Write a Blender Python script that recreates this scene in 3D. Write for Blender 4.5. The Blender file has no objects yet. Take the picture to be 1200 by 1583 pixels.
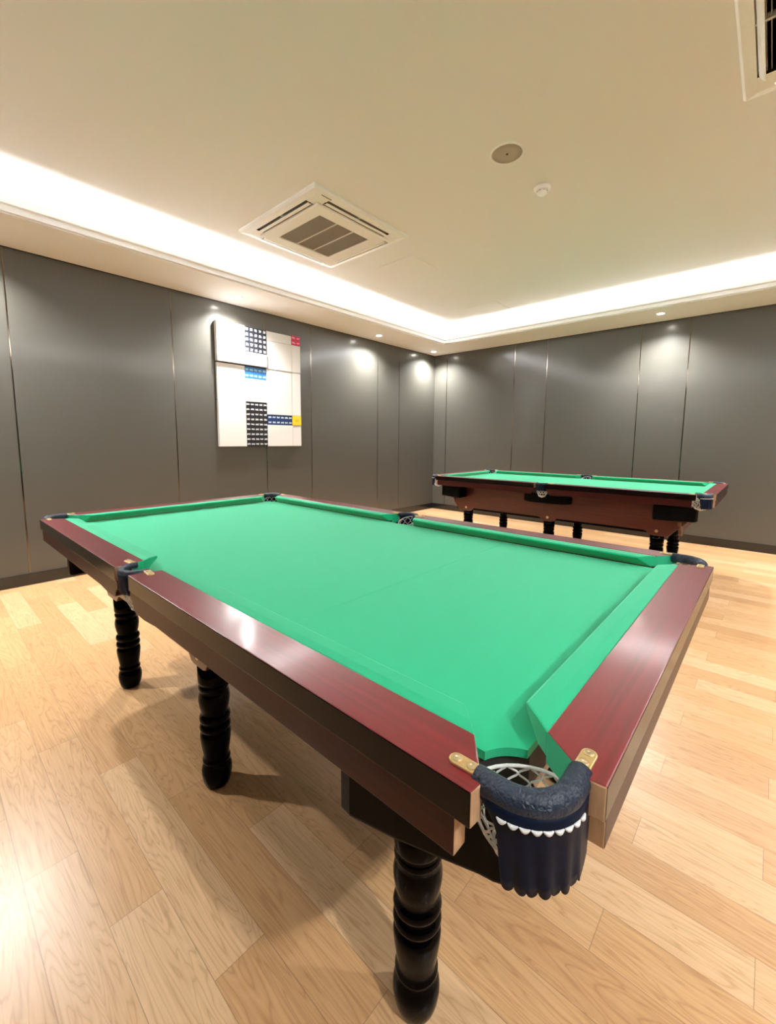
import bpy, bmesh, math, random
from mathutils import Vector, Matrix
PI = math.pi
scene = bpy.context.scene
COL = scene.collection
random.seed(7)

# ------------------------------------------------------------------ camera
def cam_axes(yaw, pitch, roll):
    y, p, r = map(math.radians, (yaw, pitch, roll))
    fw = Vector((-math.sin(y)*math.cos(p), math.cos(y)*math.cos(p), math.sin(p)))
    rt = Vector((math.cos(y), math.sin(y), 0)); up = rt.cross(fw)
    return fw, rt*math.cos(r)+up*math.sin(r), -rt*math.sin(r)+up*math.cos(r)
F_PX, CY = 660.0, 754.87
fw, rt, up = cam_axes(41.880, -6.430, 0.384)
cd = bpy.data.cameras.new('camera'); cam = bpy.data.objects.new('camera', cd); COL.objects.link(cam)
cam.matrix_world = Matrix(((rt.x, up.x, -fw.x, 0), (rt.y, up.y, -fw.y, 0), (rt.z, up.z, -fw.z, 1.2406), (0, 0, 0, 1)))
cd.sensor_fit = 'HORIZONTAL'; cd.sensor_width = 36; cd.lens = F_PX/1200*36
cd.shift_y = -(791.5-CY)/1200
cd.clip_start = 0.02
scene.camera = cam
# ------------------------------------------------------------------ look
scene.view_settings.view_transform = 'Standard'; scene.view_settings.look = 'None'
scene.view_settings.gamma = 1; scene.view_settings.use_curve_mapping = False
scene.view_settings.exposure = 1.0
w = bpy.data.worlds.new('world'); scene.world = w; w.use_nodes = True
w.node_tree.nodes['Background'].inputs[0].default_value = (1, .95, .88, 1)
w.node_tree.nodes['Background'].inputs[1].default_value = 0.05

# room
XL, YB, XR, YF = -4.606, 6.367, 1.946, -1.05
ZS, ZC = 2.731, 2.955
SW = 0.67                                    # soffit width
COVE_W, DOWN_W, DOWN_COL = 9.6, 43, (1.0, .995, .97)
COVE_COL = (.97, 1.0, 1.02)
def area(name, loc, sx, sy, watts, color, rot=(0, 0, 0)):
    l = bpy.data.lights.new(name, 'AREA'); l.shape = 'RECTANGLE'; l.size = sx; l.size_y = sy
    l.energy = watts; l.color = color
    o = bpy.data.objects.new(name, l); COL.objects.link(o); o.location = loc; o.rotation_euler = rot
    return o
# LED strips lying in the cove trough, shining up
q = SW-.11; zl = ZS+.085
area('cove_light', (XL+q, (YF+YB)/2, zl), .03, YB-YF-2*q, COVE_W*(YB-YF-2*q), COVE_COL, (PI, 0, 0))
area('cove_light', (XR-q, (YF+YB)/2, zl), .03, YB-YF-2*q, COVE_W*(YB-YF-2*q), COVE_COL, (PI, 0, 0))
area('cove_light', ((XL+XR)/2, YB-q, zl), XR-XL-2*q, .03, COVE_W*(XR-XL-2*q), COVE_COL, (PI, 0, 0))
area('cove_light', ((XL+XR)/2, YF+q, zl), XR-XL-2*q, .03, COVE_W*(XR-XL-2*q), COVE_COL, (PI, 0, 0))

# ------------------------------------------------------------------ materials
def mat(name, col, rough=.5, metal=0, coat=0, coat_rough=.05, emit=None, estr=0, spec=.5, sheen=0):
    m = bpy.data.materials.new(name); m.use_nodes = True
    b = m.node_tree.nodes['Principled BSDF']
    b.inputs['Base Color'].default_value = (*col, 1); b.inputs['Roughness'].default_value = rough
    b.inputs['Metallic'].default_value = metal; b.inputs['Coat Weight'].default_value = coat
    b.inputs['Coat Roughness'].default_value = coat_rough; b.inputs['Specular IOR Level'].default_value = spec
    b.inputs['Sheen Weight'].default_value = sheen
    if emit: b.inputs['Emission Color'].default_value = (*emit, 1); b.inputs['Emission Strength'].default_value = estr
    return m
class N:
    def __init__(s, m): s.t = m.node_tree; s.b = s.t.nodes['Principled BSDF']
    def n(s, typ, **kw):
        x = s.t.nodes.new(typ)
        for k, v in kw.items():
            if k.startswith('i_'): x.inputs[int(k[2:])].default_value = v
            else: setattr(x, k, v)
        return x
    def l(s, a, b): s.t.links.new(a, b)
    def math(s, op, a, b=None, c=None):
        x = s.t.nodes.new('ShaderNodeMath'); x.operation = op
        for i, v in enumerate((a, b, c)):
            if v is None: continue
            if isinstance(v, (int, float)): x.inputs[i].default_value = v
            else: s.l(v, x.inputs[i])
        return x.outputs[0]
    def mix(s, f, a, b, typ='MIX'):
        x = s.t.nodes.new('ShaderNodeMixRGB'); x.blend_type = typ
        for i, v in enumerate((f, a, b)):
            if isinstance(v, (int, float)): x.inputs[i].default_value = v
            elif isinstance(v, tuple): x.inputs[i].default_value = (*v, 1)
            else: s.l(v, x.inputs[i])
        return x.outputs[0]
    def ramp(s, v, stops):
        x = s.t.nodes.new('ShaderNodeValToRGB'); e = x.color_ramp.elements
        while len(e) < len(stops): e.new(.5)
        for k, (p, c) in enumerate(stops): e[k].position = p; e[k].color = (*c, 1)
        s.l(v, x.inputs[0]); return x.outputs[0]
    def bump(s, h, st, d):
        x = s.n('ShaderNodeBump'); x.inputs['Strength'].default_value = st; x.inputs['Distance'].default_value = d
        s.l(h, x.inputs['Height']); s.l(x.outputs[0], s.b.inputs['Normal'])

def floor_mat():
    m = mat('oak_planks', (.6, .38, .2), .30, spec=.6); g = N(m)
    geo = g.n('ShaderNodeNewGeometry'); sep = g.n('ShaderNodeSeparateXYZ'); g.l(geo.outputs['Position'], sep.inputs[0])
    X, Y = sep.outputs[0], sep.outputs[1]
    PW, PL = .1285, .905
    r = g.math('DIVIDE', g.math('SUBTRACT', Y, .114), PW); row = g.math('FLOOR', r); fr = g.math('FRACT', r)
    u = g.math('DIVIDE', g.math('SUBTRACT', g.math('ADD', X, 1.468), g.math('MULTIPLY', row, .305)), PL)
    cid = g.math('FLOOR', u); fu = g.math('FRACT', u)
    cmb = g.n('ShaderNodeCombineXYZ'); g.l(row, cmb.inputs[0]); g.l(cid, cmb.inputs[1])
    wn = g.n('ShaderNodeTexWhiteNoise'); wn.noise_dimensions = '2D'; g.l(cmb.outputs[0], wn.inputs[0])
    rnd = wn.outputs[0]
    # grain coordinates, shifted per plank
    c2 = g.n('ShaderNodeCombineXYZ')
    g.l(g.math('ADD', g.math('MULTIPLY', X, .9), g.math('MULTIPLY', rnd, 37.0)), c2.inputs[0])
    g.l(g.math('MULTIPLY', Y, 9.0), c2.inputs[1]); g.l(g.math('MULTIPLY', rnd, 11.0), c2.inputs[2])
    ns = g.n('ShaderNodeTexNoise'); ns.inputs['Scale'].default_value = 1.5; ns.inputs['Detail'].default_value = 3
    ns.inputs['Distortion'].default_value = .6; g.l(c2.outputs[0], ns.inputs[0])
    ring = g.math('FRACT', g.math('MULTIPLY', ns.outputs[0], 13.0))
    ringm = g.math('PINGPONG', g.math('MULTIPLY', ns.outputs[0], 17.0), .5)
    c3 = g.n('ShaderNodeCombineXYZ'); g.l(g.math('MULTIPLY', X, 5.0), c3.inputs[0]); g.l(g.math('MULTIPLY', Y, 150.0), c3.inputs[1]); g.l(rnd, c3.inputs[2])
    fib = g.n('ShaderNodeTexNoise'); fib.inputs['Scale'].default_value = 1.0; fib.inputs['Detail'].default_value = 4; g.l(c3.outputs[0], fib.inputs[0])
    base = g.ramp(rnd, [(0, (.61, .36, .175)), (.35, (.67, .41, .20)), (.7, (.70, .44, .23)), (1, (.76, .52, .30))])
    dark = g.ramp(ringm, [(0, (.58, .46, .34)), (.14, (.88, .83, .77)), (.5, (1, 1, 1))])
    c = g.mix(.52, base, dark, 'MULTIPLY')
    fb = g.ramp(fib.outputs[0], [(.3, (.82, .78, .74)), (.6, (1, 1, 1))])
    c = g.mix(.7, c, fb, 'MULTIPLY')
    # seams
    dy = g.math('MULTIPLY', g.math('MINIMUM', fr, g.math('SUBTRACT', 1.0, fr)), PW)
    dx = g.math('MULTIPLY', g.math('MINIMUM', fu, g.math('SUBTRACT', 1.0, fu)), PL)
    seam = g.math('LESS_THAN', g.math('MINIMUM', dx, dy), .0009)
    c = g.mix(g.math('MULTIPLY', seam, .55), c, (.16, .09, .05))
    g.l(c, g.b.inputs['Base Color'])
    g.bump(g.math('ADD', g.math('MULTIPLY', seam, -1.0), g.math('MULTIPLY', fib.outputs[0], .12)), .25, .001)
    return m
def mahogany(name, a, b, rough, coat, cr, spec=.5):
    m = mat(name, a, rough, coat=coat, coat_rough=cr, spec=spec); g = N(m)
    tc = g.n('ShaderNodeTexCoord'); sep = g.n('ShaderNodeSeparateXYZ'); g.l(tc.outputs['Object'], sep.inputs[0])
    nv = g.n('ShaderNodeNewGeometry')
    # grain runs along the long side of each rail (attribute-free: choose by the rail's generated coordinates)
    at = g.n('ShaderNodeAttribute'); at.attribute_name = 'grain_dir'
    c1 = g.n('ShaderNodeCombineXYZ'); g.l(g.math('MULTIPLY', sep.outputs[0], 3.0), c1.inputs[0]); g.l(g.math('MULTIPLY', sep.outputs[1], 110.0), c1.inputs[1]); g.l(g.math('MULTIPLY', sep.outputs[2], 110.0), c1.inputs[2])
    c2 = g.n('ShaderNodeCombineXYZ'); g.l(g.math('MULTIPLY', sep.outputs[0], 110.0), c2.inputs[0]); g.l(g.math('MULTIPLY', sep.outputs[1], 3.0), c2.inputs[1]); g.l(g.math('MULTIPLY', sep.outputs[2], 110.0), c2.inputs[2])
    mv = g.n('ShaderNodeMix'); mv.data_type = 'VECTOR'; g.l(at.outputs['Fac'], mv.inputs[0]); g.l(c1.outputs[0], mv.inputs[4]); g.l(c2.outputs[0], mv.inputs[5])
    ns = g.n('ShaderNodeTexNoise'); ns.inputs['Scale'].default_value = 1; ns.inputs['Detail'].default_value = 5; ns.inputs['Distortion'].default_value = .4
    g.l(mv.outputs[1], ns.inputs[0])
    g.l(g.ramp(ns.outputs[0], [(.3, a), (.62, b)]), g.b.inputs['Base Color'])
    g.bump(ns.outputs[0], .05, .001)
    return m
def noisy(m, scale, st, dist, amt=.0, stretch=(1, 1, 1)):
    g = N(m); tc = g.n('ShaderNodeTexCoord'); mp = g.n('ShaderNodeMapping'); mp.inputs['Scale'].default_value = stretch
    g.l(tc.outputs['Object'], mp.inputs[0])
    ns = g.n('ShaderNodeTexNoise'); ns.inputs['Scale'].default_value = scale; ns.inputs['Detail'].default_value = 4; g.l(mp.outputs[0], ns.inputs[0])
    if amt:
        c = g.b.inputs['Base Color'].default_value[:3]
        g.l(g.ramp(ns.outputs[0], [(.3, tuple(x*(1-amt) for x in c)), (.7, tuple(min(1, x*(1+amt)) for x in c))]), g.b.inputs['Base Color'])
    g.bump(ns.outputs[0], st, dist); return m

M = {}
M['floor'] = floor_mat()
M['wall'] = noisy(mat('taupe_wall_panel', (.086, .082, .070), .15, spec=.22, coat=1.0, coat_rough=.33), 260, .05, .0006, .04)
M['reveal'] = mat('dark_reveal', (.012, .011, .010), .6)
M['strip'] = mat('bronze_metal_strip', (.26, .21, .17), .13, metal=1)
M['base'] = noisy(mat('black_baseboard', (.012, .011, .012), .25, coat=.4), 60, .03, .001, .1)
M['ceil'] = noisy(mat('ceiling_paint', (.80, .78, .77), .7), 180, .03, .0006, .012)
M['soff'] = noisy(mat('soffit_paint', (.82, .80, .78), .65), 180, .03, .0006, .012)
M['white_pl'] = noisy(mat('ivory_plastic', (.84, .81, .76), .4), 90, .02, .0004, .02)
M['grille'] = mat('grille_brown', (.42, .36, .30), .6)
M['dark'] = mat('dark_opening', (.02, .016, .014), .6)
M['cloth'] = noisy(mat('green_baize', (.005, .41, .20), .85, spec=.2, sheen=.7), 900, .25, .0008, .06)
N(M['cloth']).b.inputs['Sheen Tint'].default_value = (.4, 1, .7, 1)
M['rail'] = mahogany('mahogany_rail', (.135, .004, .009), (.185, .007, .014), .34, .45, .13)
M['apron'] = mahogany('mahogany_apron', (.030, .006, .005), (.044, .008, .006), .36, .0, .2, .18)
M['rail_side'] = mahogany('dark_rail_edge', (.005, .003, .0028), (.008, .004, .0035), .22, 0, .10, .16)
M['skirt'] = mahogany('mahogany_skirt', (.062, .010, .006), (.105, .018, .010), .35, .4, .18)
M['raw'] = noisy(mat('raw_wood_end', (.52, .33, .19), .55), 90, .1, .001, .2, (1, 1, .2))
M['black'] = noisy(mat('black_lacquer', (.0006, .0006, .0014), .07, spec=.06), 25, .01, .0005, .1)
M['blackw'] = noisy(mat('black_wood_block', (.0015, .0015, .002), .4, spec=.08), 45, .03, .001, .1)
M['slate'] = mat('slate_edge', (.03, .03, .03), .8)
def leather():
    m = mat('navy_leather', (.018, .030, .056), .40, spec=.4, coat=.0, coat_rough=.3); g = N(m)
    tc = g.n('ShaderNodeTexCoord'); v = g.n('ShaderNodeTexVoronoi'); v.inputs['Scale'].default_value = 190; v.feature = 'DISTANCE_TO_EDGE'
    g.l(tc.outputs['Object'], v.inputs[0]); n2 = g.n('ShaderNodeTexNoise'); n2.inputs['Scale'].default_value = 110; n2.inputs['Detail'].default_value = 5; g.l(tc.outputs['Object'], n2.inputs[0])
    g.bump(g.math('ADD', v.outputs[0], n2.outputs[0]), .65, .003); return m
M['leather'] = leather()
M['flap'] = noisy(mat('navy_leather_flap', (.004, .009, .026), .5, spec=.12), 70, .15, .001, .2)
M['brass'] = noisy(mat('brass_plate', (.80, .62, .30), .28, metal=.75), 220, .08, .0006, .08)
M['screw'] = mat('brass_screw', (.62, .50, .28), .3, metal=.8)
M['cord'] = noisy(mat('white_cord', (.80, .82, .85), .8), 500, .3, .001, .06)
M['whitep'] = noisy(mat('white_lacquer_board', (.80, .80, .80), .45), 40, .01, .0005, .01)
M['det'] = mat('white_detector_plastic', (.93, .93, .93), .4)
M['bk'] = mat('black_board', (.012, .013, .022), .4)
M['blue'] = mat('bright_blue_board', (.02, .16, .45), .4)
M['navy'] = mat('navy_board', (.008, .035, .14), .4)
M['red'] = mat('crimson_board', (.55, .01, .08), .4)
M['yellow'] = mat('yellow_board', (.85, .58, .03), .4)
M['mark'] = mat('pale_marks', (.72, .76, .82), .5)
M['markb'] = mat('pale_blue_marks', (.30, .52, .85), .5)
M['markr'] = mat('pink_marks', (.85, .25, .38), .5)
M['marky'] = mat('amber_mark', (.75, .42, .01), .5)
M['lamp'] = mat('lamp_face', (1, 1, 1), .5, emit=(1.0, .93, .82), estr=40)
M['led'] = mat('led', (1, 1, 1), .5, emit=(1.0, .8, .5), estr=6)
M['line'] = mat('chalk_line', (.05, .50, .27), .85)

# ------------------------------------------------------------------ helpers
def link(name, bm, mats, parent=None, smooth=False, bevel=0, loc=None, grain=None, seg=2):
    me = bpy.data.meshes.new(name)
    bmesh.ops.recalc_face_normals(bm, faces=bm.faces)
    bm.to_mesh(me); bm.free()
    if not isinstance(mats, (list, tuple)): mats = [mats]
    for m in mats: me.materials.append(m)
    if smooth:
        for p in me.polygons: p.use_smooth = True
    if grain is not None:
        a = me.attributes.new('grain_dir', 'FLOAT', 'POINT')
        a.data.foreach_set('value', [float(grain)]*len(me.vertices))
    o = bpy.data.objects.new(name, me); COL.objects.link(o)
    if parent: o.parent = parent
    if loc: o.location = loc
    if bevel:
        b = o.modifiers.new('bevel', 'BEVEL'); b.width = bevel; b.segments = seg; b.limit_method = 'ANGLE'; b.angle_limit = math.radians(35)
    return o
def box(bm, x0, x1, y0, y1, z0, z1, mi=0):
    v = [bm.verts.new(p) for p in ((x0,y0,z0),(x1,y0,z0),(x1,y1,z0),(x0,y1,z0),(x0,y0,z1),(x1,y0,z1),(x1,y1,z1),(x0,y1,z1))]
    for f in ((0,3,2,1),(4,5,6,7),(0,1,5,4),(1,2,6,5),(2,3,7,6),(3,0,4,7)):
        bm.faces.new([v[i] for i in f]).material_index = mi
def prism(bm, pts, z0, z1, mi=0, endmi=None, axis='z'):
    """extrude a 2-D polygon; endmi(i) picks the material of side face i"""
    def P(a, b, c): return (a, b, c) if axis == 'z' else ((a, c, b) if axis == 'y' else (c, a, b))
    lo = [bm.verts.new(P(x, y, z0)) for x, y in pts]; hi = [bm.verts.new(P(x, y, z1)) for x, y in pts]
    bm.faces.new(lo[::-1]).material_index = mi; bm.faces.new(hi).material_index = mi
    n = len(pts)
    for i in range(n):
        f = bm.faces.new((lo[i], lo[(i+1) % n], hi[(i+1) % n], hi[i])); f.material_index = endmi(i) if endmi else mi
def tube(bm, pts, r, seg=8, mi=0, closed=False, caps=True):
    pts = [Vector(p) for p in pts]; n = len(pts); rings = []
    prev = None
    for i, p in enumerate(pts):
        a = pts[(i-1) % n] if closed or i else p; b = pts[(i+1) % n] if closed or i < n-1 else p
        t = (b-a).normalized()
        if prev is None:
            ref = Vector((0, 0, 1)) if abs(t.z) < .9 else Vector((1, 0, 0)); nrm = (ref-t*ref.dot(t)).normalized()
        else: nrm = (prev-t*prev.dot(t)).normalized()
        prev = nrm; bi = t.cross(nrm); rr = r(i/(n-1)) if callable(r) else r
        rings.append([bm.verts.new(p+(nrm*math.cos(2*PI*k/seg)+bi*math.sin(2*PI*k/seg))*rr) for k in range(seg)])
    for i in range(n if closed else n-1):
        A, B = rings[i], rings[(i+1) % n]
        for k in range(seg):
            f = bm.faces.new((A[k], A[(k+1) % seg], B[(k+1) % seg], B[k])); f.material_index = mi; f.smooth = True
    if caps and not closed:
        bm.faces.new(rings[0][::-1]).material_index = mi; bm.faces.new(rings[-1]).material_index = mi
def lathe(bm, prof, seg=48, cx=0, cy=0, mi=0):
    rings = [[bm.verts.new((cx+r*math.cos(2*PI*k/seg), cy+r*math.sin(2*PI*k/seg), z)) for k in range(seg)] for r, z in prof]
    for A, B in zip(rings, rings[1:]):
        for k in range(seg):
            f = bm.faces.new((A[k], A[(k+1) % seg], B[(k+1) % seg], B[k])); f.smooth = True; f.material_index = mi
    bm.faces.new(rings[0][::-1]).material_index = mi; bm.faces.new(rings[-1]).material_index = mi
def BM(): return bmesh.new()
def empty(name, loc, rz=0):
    o = bpy.data.objects.new(name, None); o.empty_display_size = .1; COL.objects.link(o); o.location = loc; o.rotation_euler.z = rz; return o
def tag(o, label=None, cat=None, group=None, kind=None):
    if label: o['label'] = label
    if cat: o['category'] = cat
    if group: o['group'] = group
    if kind: o['kind'] = kind
    return o
def struct(name, bm, mats, **kw): o = link(name, bm, mats, **kw); o['kind'] = 'structure'; return o
def copy_tree(o, parent=None):
    c = o.copy(); COL.objects.link(c)
    if parent: c.parent = parent
    for ch in list(o.children): copy_tree(ch, c)
    return c

# ------------------------------------------------------------------ room
bm = BM(); box(bm, XL-.1, XR+.1, YF-.1, YB+.1, -.08, 0); struct('floor', bm, M['floor'])
bm = BM(); box(bm, XL-.1, XR+.1, YF-.1, YB+.1, ZC, ZC+.1); struct('ceiling', bm, M['ceil'])
G = .0055
def wall(name, a0, a1, seams, plane, axis, sgn):
    """panels face the room; the groove between two panels carries a metal strip"""
    bm = BM(); edges = [a0]+sorted(seams)+[a1]
    def B(u0, u1, d0, d1, z0, z1, mi):
        lo, hi = sorted((plane+sgn*d0, plane+sgn*d1))
        if axis == 'x': box(bm, lo, hi, u0, u1, z0, z1, mi)
        else: box(bm, u0, u1, lo, hi, z0, z1, mi)
    B(a0-.1, a1+.1, -.1, -.012, 0, ZC, 1)
    for i in range(len(edges)-1):
        u0 = edges[i]+(G if i else 0); u1 = edges[i+1]-(G if i < len(edges)-2 else 0)
        B(u0, u1, -.012, 0, .09, ZS-.008, 0)
    o = struct(name, bm, [M['wall'], M['reveal']], bevel=.0012, seg=1)
    return o
def strips(seams, plane, axis, sgn, start):
    for k, s in enumerate(seams):
        bm = BM(); lo, hi = sorted((plane-sgn*.012, plane-sgn*.001)); g = G-.0012
        if axis == 'x': box(bm, lo, hi, s-g, s+g, .09, ZS-.008)
        else: box(bm, s-g, s+g, lo, hi, .09, ZS-.008)
        struct('trim_%d' % (start+k), bm, M['strip'])
SL = [-.66, .596, 1.854, 2.912, 3.600, 4.885, 5.396]
SB = [-4.343, -3.084, -2.573, -1.364, -.843, .42, .94]
SR = [-.66, .60, 1.85, 3.10, 4.36, 5.62]; SF = [-3.08, -1.36, -.84, .42]
wall('wall_left', YF, YB, SL, XL, 'x', 1); wall('wall_back', XL, XR, SB, YB, 'y', -1)
wall('wall_right', YF, YB, SR, XR, 'x', -1); wall('wall_front', XL, XR, SF, YF, 'y', 1)
strips(SL, XL, 'x', 1, 10); strips(SB, YB, 'y', -1, 20); strips(SR, XR, 'x', -1, 30); strips(SF, YF, 'y', 1, 40)
def baseboard(name, x0, x1, y0, y1):
    bm = BM(); box(bm, x0, x1, y0, y1, 0, .098); struct(name, bm, M['base'], bevel=.004)
baseboard('baseboard_left', XL-.012, XL+.014, YF, YB); baseboard('baseboard_back', XL, XR, YB-.014, YB+.012)
baseboard('baseboard_right', XR-.014, XR+.012, YF, YB); baseboard('baseboard_front', XL, XR, YF-.012, YF+.014)
# soffit ring with a stepped lip: profile (distance from wall, height) swept round the room
prof = [(0, ZS), (SW-.018, ZS), (SW-.018, ZS+.012), (SW, ZS+.012), (SW, ZS+.052), (SW+.014, ZS+.060), (SW+.014, ZS+.118),
        (SW-.008, ZS+.118), (SW-.008, ZS+.062), (SW-.20, ZS+.062), (SW-.20, ZC), (0, ZC)]
bm = BM(); loops = []
for w_, z_ in prof:
    loops.append([bm.verts.new(p) for p in ((XL+w_, YF+w_, z_), (XR-w_, YF+w_, z_), (XR-w_, YB-w_, z_), (XL+w_, YB-w_, z_))])
for i in range(len(prof)):
    A, B_ = loops[i], loops[(i+1) % len(prof)]
    if i == len(prof)-1: continue
    for k in range(4): bm.faces.new((A[k], A[(k+1) % 4], B_[(k+1) % 4], B_[k]))
struct('trim_1', bm, M['soff'])
for k, (x, y, sx, sy) in enumerate(((-2.86, 3.47, .45, .42), (-2.90, 5.16, .43, .38))):
    bm = BM(); t = .007
    box(bm, x-sx/2+t, x+sx/2-t, y-sy/2+t, y+sy/2-t, ZC-.0035, ZC+.01)
    hatch = link('access_panel', bm, M['ceil'], bevel=.001)
    bm = BM()
    for a in ((x-sx/2, x+sx/2, y-sy/2, y-sy/2+.004), (x-sx/2, x+sx/2, y+sy/2-.004, y+sy/2), (x-sx/2, x-sx/2+.004, y-sy/2, y+sy/2), (x+sx/2-.004, x+sx/2, y-sy/2, y+sy/2)):
        box(bm, *a, ZC-.002, ZC+.01)
    link('panel_edge', bm, M['soff'], hatch)
    tag(hatch, ['square flush access panel in the ceiling right beside the air conditioner', 'square flush access panel in the ceiling by the corner cove'][k], 'access panel')

# ------------------------------------------------------------------ ceiling devices
def downlight(x, y, label):
    r = empty('downlight', (x, y, ZS)); tag(r, label, 'downlight', 'downlights in the soffit')
    bm = BM(); lathe(bm, [(.052, -.0002), (.052, -.004), (.041, -.004), (.037, -.001), (.037, .03)], 40)
    # open ring: drop cap faces
    for f in [f for f in bm.faces if len(f.verts) > 4]: bm.faces.remove(f)
    link('bezel', bm, M['white_pl'], r, smooth=True)
    bm = BM(); lathe(bm, [(.036, -.0015), (.030, -.0022)], 32); link('lamp_face', bm, M['lamp'], r)
    l = bpy.data.lights.new('downlight_beam', 'SPOT'); l.energy = DOWN_W*PI; l.spot_size = math.radians(142); l.spot_blend = 1.0
    l.shadow_soft_size = .035; l.color = DOWN_COL
    o = bpy.data.objects.new('downlight_beam', l); COL.objects.link(o); o.parent = r; o.location = (0, 0, -.03)
    return r
DL = [(-4.34, .24, 'recessed round downlight in the left soffit, out of frame at the left'),
      (-4.345, 2.44, 'lit round downlight in the left soffit above the picture'),
      (-4.335, 4.62, 'lit round downlight in the left soffit, second from the room corner'),
      (-4.39, 6.03, 'small lit downlight right in the corner of the soffit'),
      (-1.10, 5.98, 'lit round downlight in the back soffit above the far table'),
      (1.10, 5.98, 'back soffit downlight to the right of the frame'),
      (1.68, .24, 'downlight in the right soffit nearest the front wall'), (1.68, 2.44, 'middle downlight of the right soffit'),
      (1.68, 4.62, 'downlight in the right soffit nearest the back wall'),
      (-3.40, -.72, 'downlight in the front soffit facing the far end of the room')]
for a in DL: downlight(*a)

def cassette(x, y, rz, label, swing, W=.040, outer=False):
    r = empty('air_conditioner', (x, y, ZC), rz); tag(r, label, 'air conditioner', 'ceiling cassette air conditioners')
    S = .495
    bm = BM()
    def frame(o, i, z0, z1, mi=0):
        for a in ((-o, o, -o, -i), (-o, o, i, o), (-o, -i, -i, i), (i, o, -i, i)): box(bm, *a, z0, z1, mi)
    # bevelled outer panel, a square ring with slots
    pr = [(S, 0), (S, -.012), (S-.012, -.026), (S-.058, -.034)]
    loops = [[bm.verts.new((sx*w_, sy*w_, z)) for sx, sy in ((-1,-1),(1,-1),(1,1),(-1,1))] for w_, z in pr]
    for A, B_ in zip(loops, loops[1:]):
        for k in range(4): bm.faces.new((A[k], A[(k+1) % 4], B_[(k+1) % 4], B_[k]))
    o_, i_, L_ = S-.058, S-.125, .325
    for q in range(4):   # corner L pieces and slot rims
        c, s = round(math.cos(q*PI/2)), round(math.sin(q*PI/2))
        def R(p): return (p[0]*c-p[1]*s, p[0]*s+p[1]*c, p[2])
        def F(pts, mi=0): bm.faces.new([bm.verts.new(R(p)) for p in pts]).material_index = mi
        F([(-o_, -o_, -.034), (-L_, -o_, -.034), (-L_, -i_, -.034), (-i_, -i_, -.034)])
        F([(L_, -o_, -.034), (o_, -o_, -.034), (i_, -i_, -.034), (L_, -i_, -.034)])
        F([(-L_, -o_, -.034), (L_, -o_, -.034), (L_, -o_+.004, .0), (-L_, -o_+.004, .0)])
        F([(-L_, -i_, -.034), (L_, -i_, -.034), (L_, -i_-.004, .0), (-L_, -i_-.004, .0)], 1)
        F([(-L_, -o_, -.0), (L_, -o_, -.0), (L_, -i_, -.0), (-L_, -i_, -.0)], 1)
        F([(-L_, -o_, -.034), (-L_, -i_, -.034), (-L_, -i_, 0), (-L_, -o_, 0)], 1); F([(L_, -o_, -.034), (L_, -i_, -.034), (L_, -i_, 0), (L_, -o_, 0)], 1)
    for q in range(4):
        c, s = round(math.cos(q*PI/2)), round(math.sin(q*PI/2))
        for k in (1, 2, 3):   # long guide fins inside each slot
            y_ = -o_+(o_-i_)*k/4; P_ = [(-L_, y_-.0015), (L_, y_-.0015), (L_, y_+.0015), (-L_, y_+.0015)]
            prism(bm, [(p[0]*c-p[1]*s, p[0]*s+p[1]*c) for p in P_], -.020, -.004, 2)
        prism(bm, [(p[0]*c-p[1]*s, p[0]*s+p[1]*c) for p in [(-.006, -o_), (.006, -o_), (.006, -i_), (-.006, -i_)]], -.028, -.004, 0)
    body = link('panel', bm, [M['white_pl'], M['dark'], M['grille']], r)
    bm = BM(); I = i_
    pr = [(I, -.030), (I, -.046), (I-.010, -.052), (I-.104, -.052), (I-.112, -.046)]
    loops = [[bm.verts.new((sx*w_, sy*w_, z)) for sx, sy in ((-1,-1),(1,-1),(1,1),(-1,1))] for w_, z in pr]
    for A, B_ in zip(loops, loops[1:]):
        for k in range(4): bm.faces.new((A[k], A[(k+1) % 4], B_[(k+1) % 4], B_[k]))
    link('grille_frame', bm, M['white_pl'], r)
    g = I-.112; bm = BM()
    box(bm, -g, g, -g, g, -.030, -.026, 1)
    for k in range(42):
        y0 = -g+(k+.5)*2*g/42; box(bm, -g, g, y0-.0022, y0+.0022, -.044, -.030, 0)
    for k in (-1, 1): box(bm, k*g/3-.005, k*g/3+.005, -g, g, -.047, -.030, 2)
    link('intake_grille', bm, [M['grille'], M['dark'], M['white_pl']], r)
    for q in range(4):
        v = empty('', (0, 0, 0)); bpy.data.objects.remove(v)
        bm = BM(); a = swing
        # curved flap hinged at the inner slot edge
        n = 6; L2 = L_-.006; prev = None
        for k in range(n+1):
            t = k/n; yy = (-o_+.006+W*t*math.cos(a)) if outer else (-i_-.004-W*t*math.cos(a)); zz = -.032-W*t*math.sin(a)-.006*math.sin(PI*t)
            cur = [bm.verts.new((-L2, yy, zz)), bm.verts.new((L2, yy, zz)), bm.verts.new((L2, yy, zz+.004)), bm.verts.new((-L2, yy, zz+.004))]
            if prev:
                for j in range(4): bm.faces.new((prev[j], prev[(j+1) % 4], cur[(j+1) % 4], cur[j]))
            else: bm.faces.new(cur)
            prev = cur
        bm.faces.new(prev[::-1])
        o = link('louvre', bm, M['white_pl'], r); o.rotation_euler.z = q*PI/2
    return r, body
ac1, b1 = cassette(-2.918, 2.44, PI/2, 'square four-way ceiling air conditioner with brown grille above the near table', .18)
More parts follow.
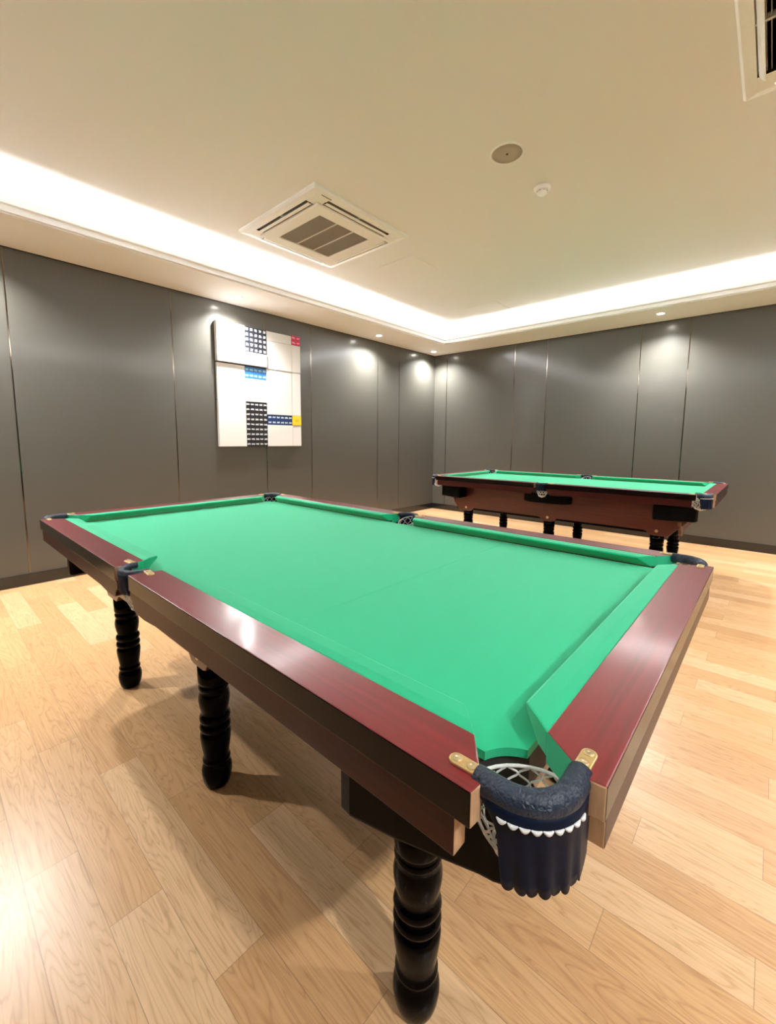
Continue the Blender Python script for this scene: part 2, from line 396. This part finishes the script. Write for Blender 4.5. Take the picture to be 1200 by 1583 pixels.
# maker's badge, blurred in the photograph: a row of small dark strokes
bm = BM()
for k in range(9): box(bm, -.045+k*.010, -.045+k*.010+.006, -.004, .004+(k % 3)*.001, -.0012, 0)
bd = link('badge', bm, M['dark'], ac1); bd.location = (-.405, -.46+.025, -.0352); bd.rotation_euler.z = 0
bd.location = (-.36, -.460, -.0338)
ac2, b2 = cassette(.246, 2.435, PI/2, 'ceiling air conditioner cut off by the top right edge of the frame', .9, .045, True)
bm = BM(); lathe(bm, [(.004, -.004), (.004, -.0005)], 12); o = link('status_light', bm, M['led'], ac2, loc=(.46-.04, .37, -.031))

sp = empty('ceiling_speaker', (-1.327, 2.53, ZC)); tag(sp, 'round flush ceiling speaker with brown mesh face', 'speaker')
bm = BM(); lathe(bm, [(.102, 0), (.102, -.005), (.094, -.008), (.088, -.004), (.088, 0)], 48)
for f in [f for f in bm.faces if len(f.verts) > 4]: bm.faces.remove(f)
link('bezel', bm, M['white_pl'], sp, smooth=True)
bm = BM(); lathe(bm, [(.088, -.001), (.088, -.003), (.05, -.0045), (.008, -.005)], 48); link('mesh_cover', bm, M['grille'], sp)
bm = BM(); lathe(bm, [(.007, -.003), (.007, -.007), (.004, -.008)], 16); link('screw', bm, M['dark'], sp)
sm = empty('smoke_detector', (-1.308, 3.01, ZC)); tag(sm, 'small white round smoke detector on the ceiling next to the speaker', 'smoke detector')
bm = BM(); lathe(bm, [(.055, 0), (.055, -.012), (.048, -.020), (.040, -.022)], 40); link('base', bm, M['det'], sm, smooth=True)
bm = BM(); lathe(bm, [(.034, -.020), (.034, -.036), (.024, -.046), (.008, -.048)], 32); link('sensor_head', bm, M['det'], sm, smooth=True)
bm = BM()
for k in range(8):
    a = 2*PI*k/8; x, y = .0345*math.cos(a), .0345*math.sin(a)
    tube(bm, [(x*.97-y*.2, y*.97+x*.2, -.029), (x*.97+y*.2, y*.97-x*.2, -.029)], .003, 6)
link('vent_slot', bm, M['grille'], sm)

# ------------------------------------------------------------------ picture
art = empty('wall_picture', (XL, 2.846, 1.84)); tag(art, 'tall relief picture of white boards with black, blue, red and yellow blocks', 'picture')
AY, AZ = 2.846, 1.84
Y = [2.292, 2.627, 2.910, 3.266, 3.400]
def board(y0, y1, z0, z1, d, m, name='board', d0=.004):
    bm = BM(); g = .0016; box(bm, d0, d, y0+g-AY, y1-g-AY, z0+g-AZ, z1-g-AZ)
    return link(name, bm, m, art, bevel=.002)
bm = BM(); box(bm, 0, .02, Y[0]+.01-AY, Y[4]-.01-AY, 1.165-AZ, 2.505-AZ); link('backing', bm, M['reveal'], art)
W = M['whitep']
T, TB, LN, GP, R2, R1, N1, N0, BT = 2.515, 2.234, 2.224, 2.088, 1.932, 1.675, 1.540, 1.418, 1.157
D1, D2 = .060, .036
board(Y[0], Y[1], LN, T, D1, W); 
board(Y[0], Y[1], GP, LN, D1, W); board(Y[1], Y[2], GP, TB, D1, W)
board(Y[2], Y[3], 2.405, T, .048, W); board(Y[2], Y[3], GP-.012, 2.405, .050, W); board(Y[3], Y[4], GP-.012, 2.412, .046, W)
board(Y[0], Y[1], R2, GP-.012, D2, W); board(Y[0], Y[1], R1, R2, D2, W); board(Y[1], Y[2], R1, R2+.008, D2, W)
board(Y[0], Y[1], BT, R1, D2+.006, W)
board(Y[2], Y[3], N1, GP-.012, .044, W); board(Y[3], Y[4], N1, GP-.012, .042, W)
board(Y[2], Y[3], BT, N0, .044, W); board(Y[3], Y[4], BT, N0, .042, W)
def marked(y0, y1, z0, z1, d, col, mk, nx, nz, name, dot):
    """block whose face carries rows of tiny pale printed strokes"""
    m = mat(name+'_face', col, .4); g = N(m); tc = g.n('ShaderNodeTexCoord'); sep = g.n('ShaderNodeSeparateXYZ'); g.l(tc.outputs['Object'], sep.inputs[0])
    u = g.math('MULTIPLY', g.math('SUBTRACT', sep.outputs[1], y0-AY), nx/(y1-y0)); v = g.math('MULTIPLY', g.math('SUBTRACT', sep.outputs[2], z0-AZ), nz/(z1-z0))
    fu = g.math('ABSOLUTE', g.math('SUBTRACT', g.math('FRACT', u), .5)); fv = g.math('ABSOLUTE', g.math('SUBTRACT', g.math('FRACT', v), .5))
    ns = g.n('ShaderNodeTexNoise'); ns.inputs['Scale'].default_value = 95; g.l(tc.outputs['Object'], ns.inputs[0])
    wob = g.math('MULTIPLY', g.math('SUBTRACT', ns.outputs[0], .5), .35)
    a = g.math('LESS_THAN', g.math('ADD', fu, wob), dot[0]); b = g.math('LESS_THAN', g.math('ADD', fv, wob), dot[1])
    g.l(g.mix(g.math('MULTIPLY', a, b), col, mk), g.b.inputs['Base Color'])
    return board(y0, y1, z0, z1, d, m, name)
marked(Y[1], Y[2], TB, T, D1-.006, (.012, .013, .022), (.72, .76, .82), 5, 5, 'black_block', (.26, .24))
marked(Y[1], Y[2], BT, R1, D2-.002, (.010, .010, .014), (.60, .62, .66), 5, 9, 'black_block', (.34, .15))
marked(Y[1], Y[2], R2+.008, GP-.014, D2-.004, (.02, .16, .45), (.32, .58, .90), 5, 2, 'blue_block', (.36, .17))
marked(Y[2], Y[3], N0, N1, .040, (.008, .035, .14), (.58, .64, .75), 6, 2, 'navy_block', (.34, .14))
marked(Y[3], Y[4], N0, N1, .046, (.85, .60, .03), (.72, .42, .01), 1, 1, 'yellow_block', (.2, .14))
marked(Y[3], Y[4], 2.412, 2.530, .046, (.60, .012, .08), (.85, .28, .40), 2, 2, 'red_block', (.34, .16))

# ------------------------------------------------------------------ snooker table
HX, HY, ZT, ZP = 1.300, .695, .850, .812
WR, NOSE = .088, .141                      # rail wood width, cushion nose inset
E_END, E_MIT = .111, .158                  # rail end / mitre from the virtual corner
def build_table(loc, label):
    T_ = empty('snooker_table', loc); tag(T_, label, 'snooker table', 'snooker tables')
    # --- bed with pocket holes
    def bed(inset, rc, cc, rm, cm):
        pts = []
        def arc(cx, cy, r, a0, a1, n=14):
            for k in range(n+1):
                a = math.radians(a0+(a1-a0)*k/n); pts.append((cx+r*math.cos(a), cy+r*math.sin(a)))
        x, y = HX-inset, HY-inset
        def corner(sx, sy):
            cx, cy = sx*(HX-cc), sy*(HY-cc)
            # clockwise hole arc entered from one side, left at the other
            dx = math.sqrt(max(rc*rc-(cc-inset)**2, 1e-6))
            return cx, cy, dx
        # go counter-clockwise from the bottom left
        order = [(-1,-1), ('m',-1), (1,-1), (1,1), ('m',1), (-1,1)]
        for s in order:
            if s[0] == 'm':
                sy = s[1]; cy = sy*(HY-cm); d = math.sqrt(rm*rm-(cm-inset)**2) if rm > abs(cm-inset) else rm
                h = (HY-inset)-abs(cy); a = math.degrees(math.atan2(h, d))
                if sy < 0: arc(0, cy, rm, 180+a, -a, 14)
                else: arc(0, cy, rm, a*1.0, -180-a, 14)
            else:
                sx, sy = s; cx, cy, dx = corner(sx, sy)
                h = cc-inset; a = math.degrees(math.atan2(h, dx))
                base = {(-1,-1): 45, (1,-1): 135, (1,1): 225, (-1,1): 315}[s]
                half = 45+a
                arc(cx, cy, rc, base+half, base-half, 16)
        return pts
    bm = BM(); prism(bm, bed(.112, .071, .088, .052, .070), ZP-.013, ZP); link('playing_cloth', bm, M['cloth'], T_)
    bm = BM(); prism(bm, bed(.112, .078, .088, .058, .070), ZP-.065, ZP-.0135); link('slate_bed', bm, M['slate'], T_)
    bm = BM(); box(bm, .597, .600, -HY+.155, HY-.155, ZP, ZP+.0004); link('baulk_line', bm, M['line'], T_)
    # --- rails + cushions + aprons
    def rail(kind, sx, sy):
        """u runs along the rail, v inwards; kind L (half long side) or S (short side)"""
        if kind == 'L':
            mp = lambda u, v: (sx*u, sy*(HY-v)); U = HX
            wood = [(.060, 0), (.060, .050), (.076, WR), (U-E_MIT, WR), (U-E_END+.002, .022), (U-E_END, 0)]
            ends = {0: 1, 1: 3, 3: 3, 4: 1}
            cu0 = lambda v: .076+(v-WR)*.55+.10*max(0, v-WR)**.5*0; cu1 = lambda v: U-E_MIT-(v-WR)*.90
            ap = (.085, U-.134)
        else:
            mp = lambda u, v: (sx*(HX-v), u); U = HY
            wood = [(-(U-E_END), 0), (-(U-E_END+.002), .022), (-(U-E_MIT-.0), WR), (U-E_MIT, WR), (U-E_END+.002, .022), (U-E_END, 0)]
            ends = {0: 1, 1: 3, 3: 3, 4: 1}
            cu0 = lambda v: -(U-E_MIT)+(v-WR)*.90; cu1 = lambda v: U-E_MIT-(v-WR)*.90
            ap = (-(U-.134), U-.134)
        gr = 0 if kind == 'L' else 1
        bm = BM(); prism(bm, [mp(u, v) for u, v in wood], ZT-.046, ZT, 0, lambda i: (ends[i] if i in ends else (2 if i == len(wood)-1 else 0)))
        rl = link('rail', bm, [M['rail'], M['raw'], M['rail_side'], M['cloth']], T_, bevel=.0022, grain=gr)
        # cushion
        sec = [(WR-.001, ZT-.001), (WR+.02, ZT+.001), (NOSE-.006, ZT-.0005), (NOSE, ZT-.004), (NOSE-.003, ZT-.009), (NOSE-.036, ZP+.001), (WR-.001, ZP+.001)]
        bm = BM(); n = 9; rings = []
        for k in range(n):
            t = k/(n-1)
            rings.append([bm.verts.new((*mp(cu0(v)+(cu1(v)-cu0(v))*t, v), z)) for v, z in sec])
        m_ = len(sec)
        for A, B_ in zip(rings, rings[1:]):
            for j in range(m_): bm.faces.new((A[j], A[(j+1) % m_], B_[(j+1) % m_], B_[j]))
        bm.faces.new(rings[0]); bm.faces.new(rings[-1][::-1])
        link('cushion', bm, M['cloth'], rl, bevel=.003)
        # apron board under the rail, scalloped beside the middle pocket
        a0, a1 = ap; z1, z0 = ZT-.0465, .750
        if kind == 'L':
            poly = [(.055, z1), (.055, .788), (.060, .778), (.070, .773), (.078, .764), (.082, .752), (.095, .745), (.16, .743), (.22, .748), (.24, z0), (a1, z0), (a1, z1)]
            last = {10: 1}
        else:
            poly = [(a0, z1), (a0, z0), (a1, z0), (a1, z1)]; last = {0: 1, 2: 1}
        bm = BM(); A = [bm.verts.new((*mp(u, .004), z)) for u, z in poly]; B_ = [bm.verts.new((*mp(u, .030), z)) for u, z in poly]
        bm.faces.new(A); bm.faces.new(B_[::-1])
        for i in range(len(poly)):
            bm.faces.new((A[i], B_[i], B_[(i+1) % len(poly)], A[(i+1) % len(poly)])).material_index = last.get(i, 0)
        link('apron', bm, [M['apron'], M['raw']], T_, bevel=.002, grain=gr)
    for sy in (-1, 1):
        for sx in (-1, 1): rail('L', sx, sy)
    rail('S', 1, 0); rail('S', -1, 0)
    # --- under frame
    FI = .212
    bm = BM(); ix, iy = HX-FI-.03, HY-FI-.03
    for a in ((-ix, ix, -iy, -iy+.10), (-ix, ix, iy-.10, iy), (-ix, -ix+.10, -iy+.10, iy-.10), (ix-.10, ix, -iy+.10, iy-.10), (-.05, .05, -iy+.1, iy-.1)):
        box(bm, *a, .475, ZP-.066)
    link('frame', bm, M['blackw'], T_, bevel=.003)
    LX = [-.917, 0, .917]
    for sy in (-1, 1):
        # scalloped skirt board
        U = HX-.175; lo, zb = .462, .500
        pts = [(-U, ZP-.07), (-U, .60), (-U+.10, lo+.03), (-U+.125, lo)]
        for x in LX:
            pr = [(x-.095, zb), (x-.075, zb-.008), (x-.055, lo+.006), (x-.035, lo), (x+.035, lo), (x+.055, lo+.006), (x+.075, zb-.008), (x+.095, zb)]
            if x < -.5: pr = pr[3:]
            if x > .5: pr = pr[:5]
            pts += pr
        pts += [(U-.125, lo), (U-.10, lo+.03), (U, .60), (U, ZP-.07)]
        yy = sy*(HY-FI); bm = BM(); prism(bm, pts, min(yy, yy-sy*.028), max(yy, yy-sy*.028), axis='y')
        sk = link('skirt', bm, M['skirt'], T_, bevel=.004, grain=0)
        for x in LX:
            bm = BM(); tube(bm, [(x, yy, lo+.040), (x, yy+sy*.003, lo+.040)], .0125, 20); tube(bm, [(x, yy, lo+.040), (x, yy+sy*.005, lo+.040)], .006, 12)
            link('screw_cap', bm, M['screw'], sk)
    for sx in (-1, 1):
        V = HY-.175; pts = [(-V, ZP-.07), (-V, .60), (-V+.10, .492), (-V+.125, .470), (-.2, .500), (.2, .500), (V-.125, .470), (V-.10, .492), (V, .60), (V, ZP-.07)]
        xx = sx*(HX-FI); bm = BM(); prism(bm, pts, min(xx, xx-sx*.028), max(xx, xx-sx*.028), axis='x')
        link('skirt', bm, M['skirt'], T_, bevel=.004, grain=1)
    # --- black pocket blocks
    cb = [(.394, .058), (.384, .050), (.362, .048), (.28, .067), (.21, .089), (.155, .107), (.135, .111), (.118, .118), (.111, .135), (.107, .155), (.104, .175), (.112, .190), (.215, .215), (.394, .20)]
    for sx in (-1, 1):
        for sy in (-1, 1):
            bm = BM(); prism(bm, [(sx*(HX-a), sy*(HY-b)) for a, b in cb], .620, ZP-.070); link('corner_block', bm, M['blackw'], T_, bevel=.010, seg=3)
    mb = [(-.23, .20), (-.22, .15), (-.19, .122), (-.14, .100), (-.08, .084), (-.03, .078), (.03, .078), (.08, .084), (.14, .100), (.19, .122), (.22, .15), (.23, .20)]
    for sy in (-1, 1):
        bm = BM(); prism(bm, [(a, sy*(HY-b)) for a, b in mb], .655, ZP-.070); link('middle_block', bm, M['blackw'], T_, bevel=.008, seg=3)
    # --- legs
    lp = [(.034, 0), (.040, .003), (.044, .012), (.049, .030), (.0515, .050), (.0515, .064), (.048, .080), (.043, .090), (.043, .094), (.047, .099), (.047, .105), (.043, .110),
          (.0425, .118), (.046, .140), (.050, .168), (.052, .192), (.0505, .204), (.045, .210), (.044, .213), (.051, .219), (.0525, .228), (.050, .237), (.0455, .242),
          (.044, .246), (.0505, .252), (.0525, .262), (.050, .272), (.045, .278), (.044, .284), (.049, .300), (.0525, .325), (.0525, .340), (.049, .358), (.046, .366),
          (.050, .371), (.0515, .379), (.049, .387), (.046, .391), (.051, .396), (.052, .405), (.052, .474)]
    for x in LX:
        for sy in (-1, 1):
            bm = BM(); lathe(bm, lp, 48, x, sy*(HY-.265)); link('leg', bm, M['black'], T_)
    # --- pockets
    def pocket(frame, kind):
        """frame maps (a, b) insets to table xy"""
        if kind == 'corner':
            c, R = .088, .056; pth = [(.122, .032)]
            for k in range(19):
                a = math.radians(270-90*k/18) if False else math.radians(-90-90*k/18); pth.append((c+R*math.cos(a), c+R*math.sin(a)))
            pth.append((.032, .122))
            plates = [((.116, .0315), (.150, .0315)), ((.0315, .116), (.0315, .150))]; zr = ZT-.008; rr = .0155
        else:
            c, R = .052, .050; pth = [(-.050, .060)]
            for k in range(19):
                a = math.radians(180+180*k/18); pth.append((R*math.cos(a), c+R*math.sin(a)))
            pth.append((.050, .060))
            plates = [((-.056, .052), (-.100, .048)), ((.056, .052), (.100, .048))]; zr = ZT-.004; rr = .0095
        bm = BM(); tube(bm, [(*frame(a, b), zr) for a, b in pth], rr, 16)
        pk = link('pocket', bm, M['leather'], T_, smooth=True)
        for p0, p1 in plates:
            bm = BM(); a = Vector(frame(*p0)); b = Vector(frame(*p1)); d = (b-a).normalized(); n_ = Vector((-d.y, d.x)); hw = .0095
            pts = [a-n_*hw]+[b+d*hw*math.sin(math.radians(t))-n_*hw*math.cos(math.radians(t)) for t in range(0, 181, 20)]+[a+n_*hw]
            prism(bm, [tuple(p) for p in pts], ZT-.0005, ZT+.0035)
            pl = link('brass_plate', bm, M['brass'], pk, bevel=.0012)
            for t in (.38, .98):
                s = a.lerp(b, t); bm = BM(); lathe(bm, [(.0064, ZT+.0030), (.0064, ZT+.0046), (.0045, ZT+.0052), (.0018, ZT+.0052), (.0016, ZT+.0040)], 20, s.x, s.y)
                sc = link('screw', bm, M['screw'], pl)
        # hanging leather flap with a scalloped hem
        if kind == 'corner': i0, i1, drop, out, tuck = 0, len(pth), .096, .013, .000
        else: i0, i1, drop, out, tuck = 1, len(pth)-1, .062, .008, .004
        cen = Vector((c, c)) if kind == 'corner' else Vector((0, c))
        top = [Vector(p) for p in pth[i0:i1]]
        dense = []
        for k in range(len(top)-1):
            for s in range(4): dense.append(top[k].lerp(top[k+1], s/4))
        dense.append(top[-1]); nd = len(dense)
        bm = BM(); grid = []
        for k, p in enumerate(dense):
            t = k/(nd-1); wv = abs(math.sin(t*PI*8))**.6; colm = []
            for j in range(9):
                s = j/8; e_ = (.02+.10*s)*(nd-1); f_ = e_+(.99*(nd-1)-e_)*t; i_ = min(int(f_), nd-2); p = dense[i_].lerp(dense[i_+1], f_-i_); d = (p-cen).normalized(); fold = .0016*math.sin(t*PI*9+1)*s
                pos = p+d*(out-tuck*s*s+fold); z = zr-.004-(drop+.006*(wv-1))*s
                colm.append(bm.verts.new((*frame(*pos), z)))
            grid.append(colm)
        for A, B_ in zip(grid, grid[1:]):
            for j in range(8): bm.faces.new((A[j], A[j+1], B_[j+1], B_[j])).smooth = True
        fl = link('leather_flap', bm, M['flap'], pk)
        so = fl.modifiers.new('thickness', 'SOLIDIFY'); so.thickness = .0035; so.offset = 0
        # white lacing scallops under the rim
        if kind == 'corner':
            bm = BM(); ns = 9
            for s in range(ns):
                f0, f1 = (.05+.9*(s+.05)/ns)*(nd-1), (.05+.9*(s+.95)/ns)*(nd-1); pts = []
                for k in range(7):
                    f = f0+(f1-f0)*k/6; i = min(int(f), nd-2); p = dense[i].lerp(dense[i+1], f-i); d = (p-cen).normalized()
                    pts.append((*frame(*(p+d*(out+.0035))), zr-.0165-.0030*math.sin(PI*k/6)))
                tube(bm, pts, lambda t: .0006+.0020*math.sin(PI*min(max(t, .02), .98)), 8)
            link('lacing', bm, M['cord'], pk)
        # net bag
        bm = BM(); nc = 12; hz = 10; R0, R1, H0, H1 = (.060, .034, zr-.012, .735) if kind == 'corner' else (.046, .028, zr-.012, .725)
        if kind != 'corner': nc = 10
        def npos(th, s):
            bulge = R0+(R1-R0)*s+.010*math.sin(PI*s); z = H0+(H1-H0)*s
            o_ = (1+(math.cos(th)+math.sin(th))/math.sqrt(2))/2 if kind == 'corner' else (1+math.sin(th))/2
            z -= .036*o_*(1-s)
            q_ = cen+Vector((math.cos(th), math.sin(th)))*bulge
            return (*frame(q_.x, q_.y), z)
        for i in range(nc):
            for sg in (1, -1):
                pts = []
                for k in range(hz*2+1):
                    s = k/(hz*2); th = 2*PI*(i+sg*(.5*abs(((s*5) % 1)*2-1)))/nc
                    th = 2*PI*(i+sg*.25+sg*.25*math.cos(s*5*PI))/nc
                    pts.append(npos(th, s))
                tube(bm, pts, .0015, 5)
        for s in (0, 1): tube(bm, [npos(2*PI*k/24, s) for k in range(24)], .0026, 6, closed=True)
        # gathered bottom
        for i in range(nc):
            a = npos(2*PI*i/nc, 1); b = npos(2*PI*(i+nc/2)/nc, 1); tube(bm, [a, ((a[0]+b[0])/2, (a[1]+b[1])/2, H1-.012)], .0018, 5)
        link('net', bm, M['cord'], pk)
    for sx in (-1, 1):
        for sy in (-1, 1): pocket(lambda a, b, sx=sx, sy=sy: (sx*(HX-a), sy*(HY-b)), 'corner')
    for sy in (-1, 1): pocket(lambda a, b, sy=sy: (a, sy*(HY-b)), 'middle')
    return T_
t1 = build_table((-1.4088, 1.0823, 0), 'near green-clothed snooker table whose corner pocket points at the viewer')
t2 = copy_tree(t1); t2.location = (-1.5857, 4.5858, 0)
t2['label'] = 'far snooker table with green cloth standing by the back wall'
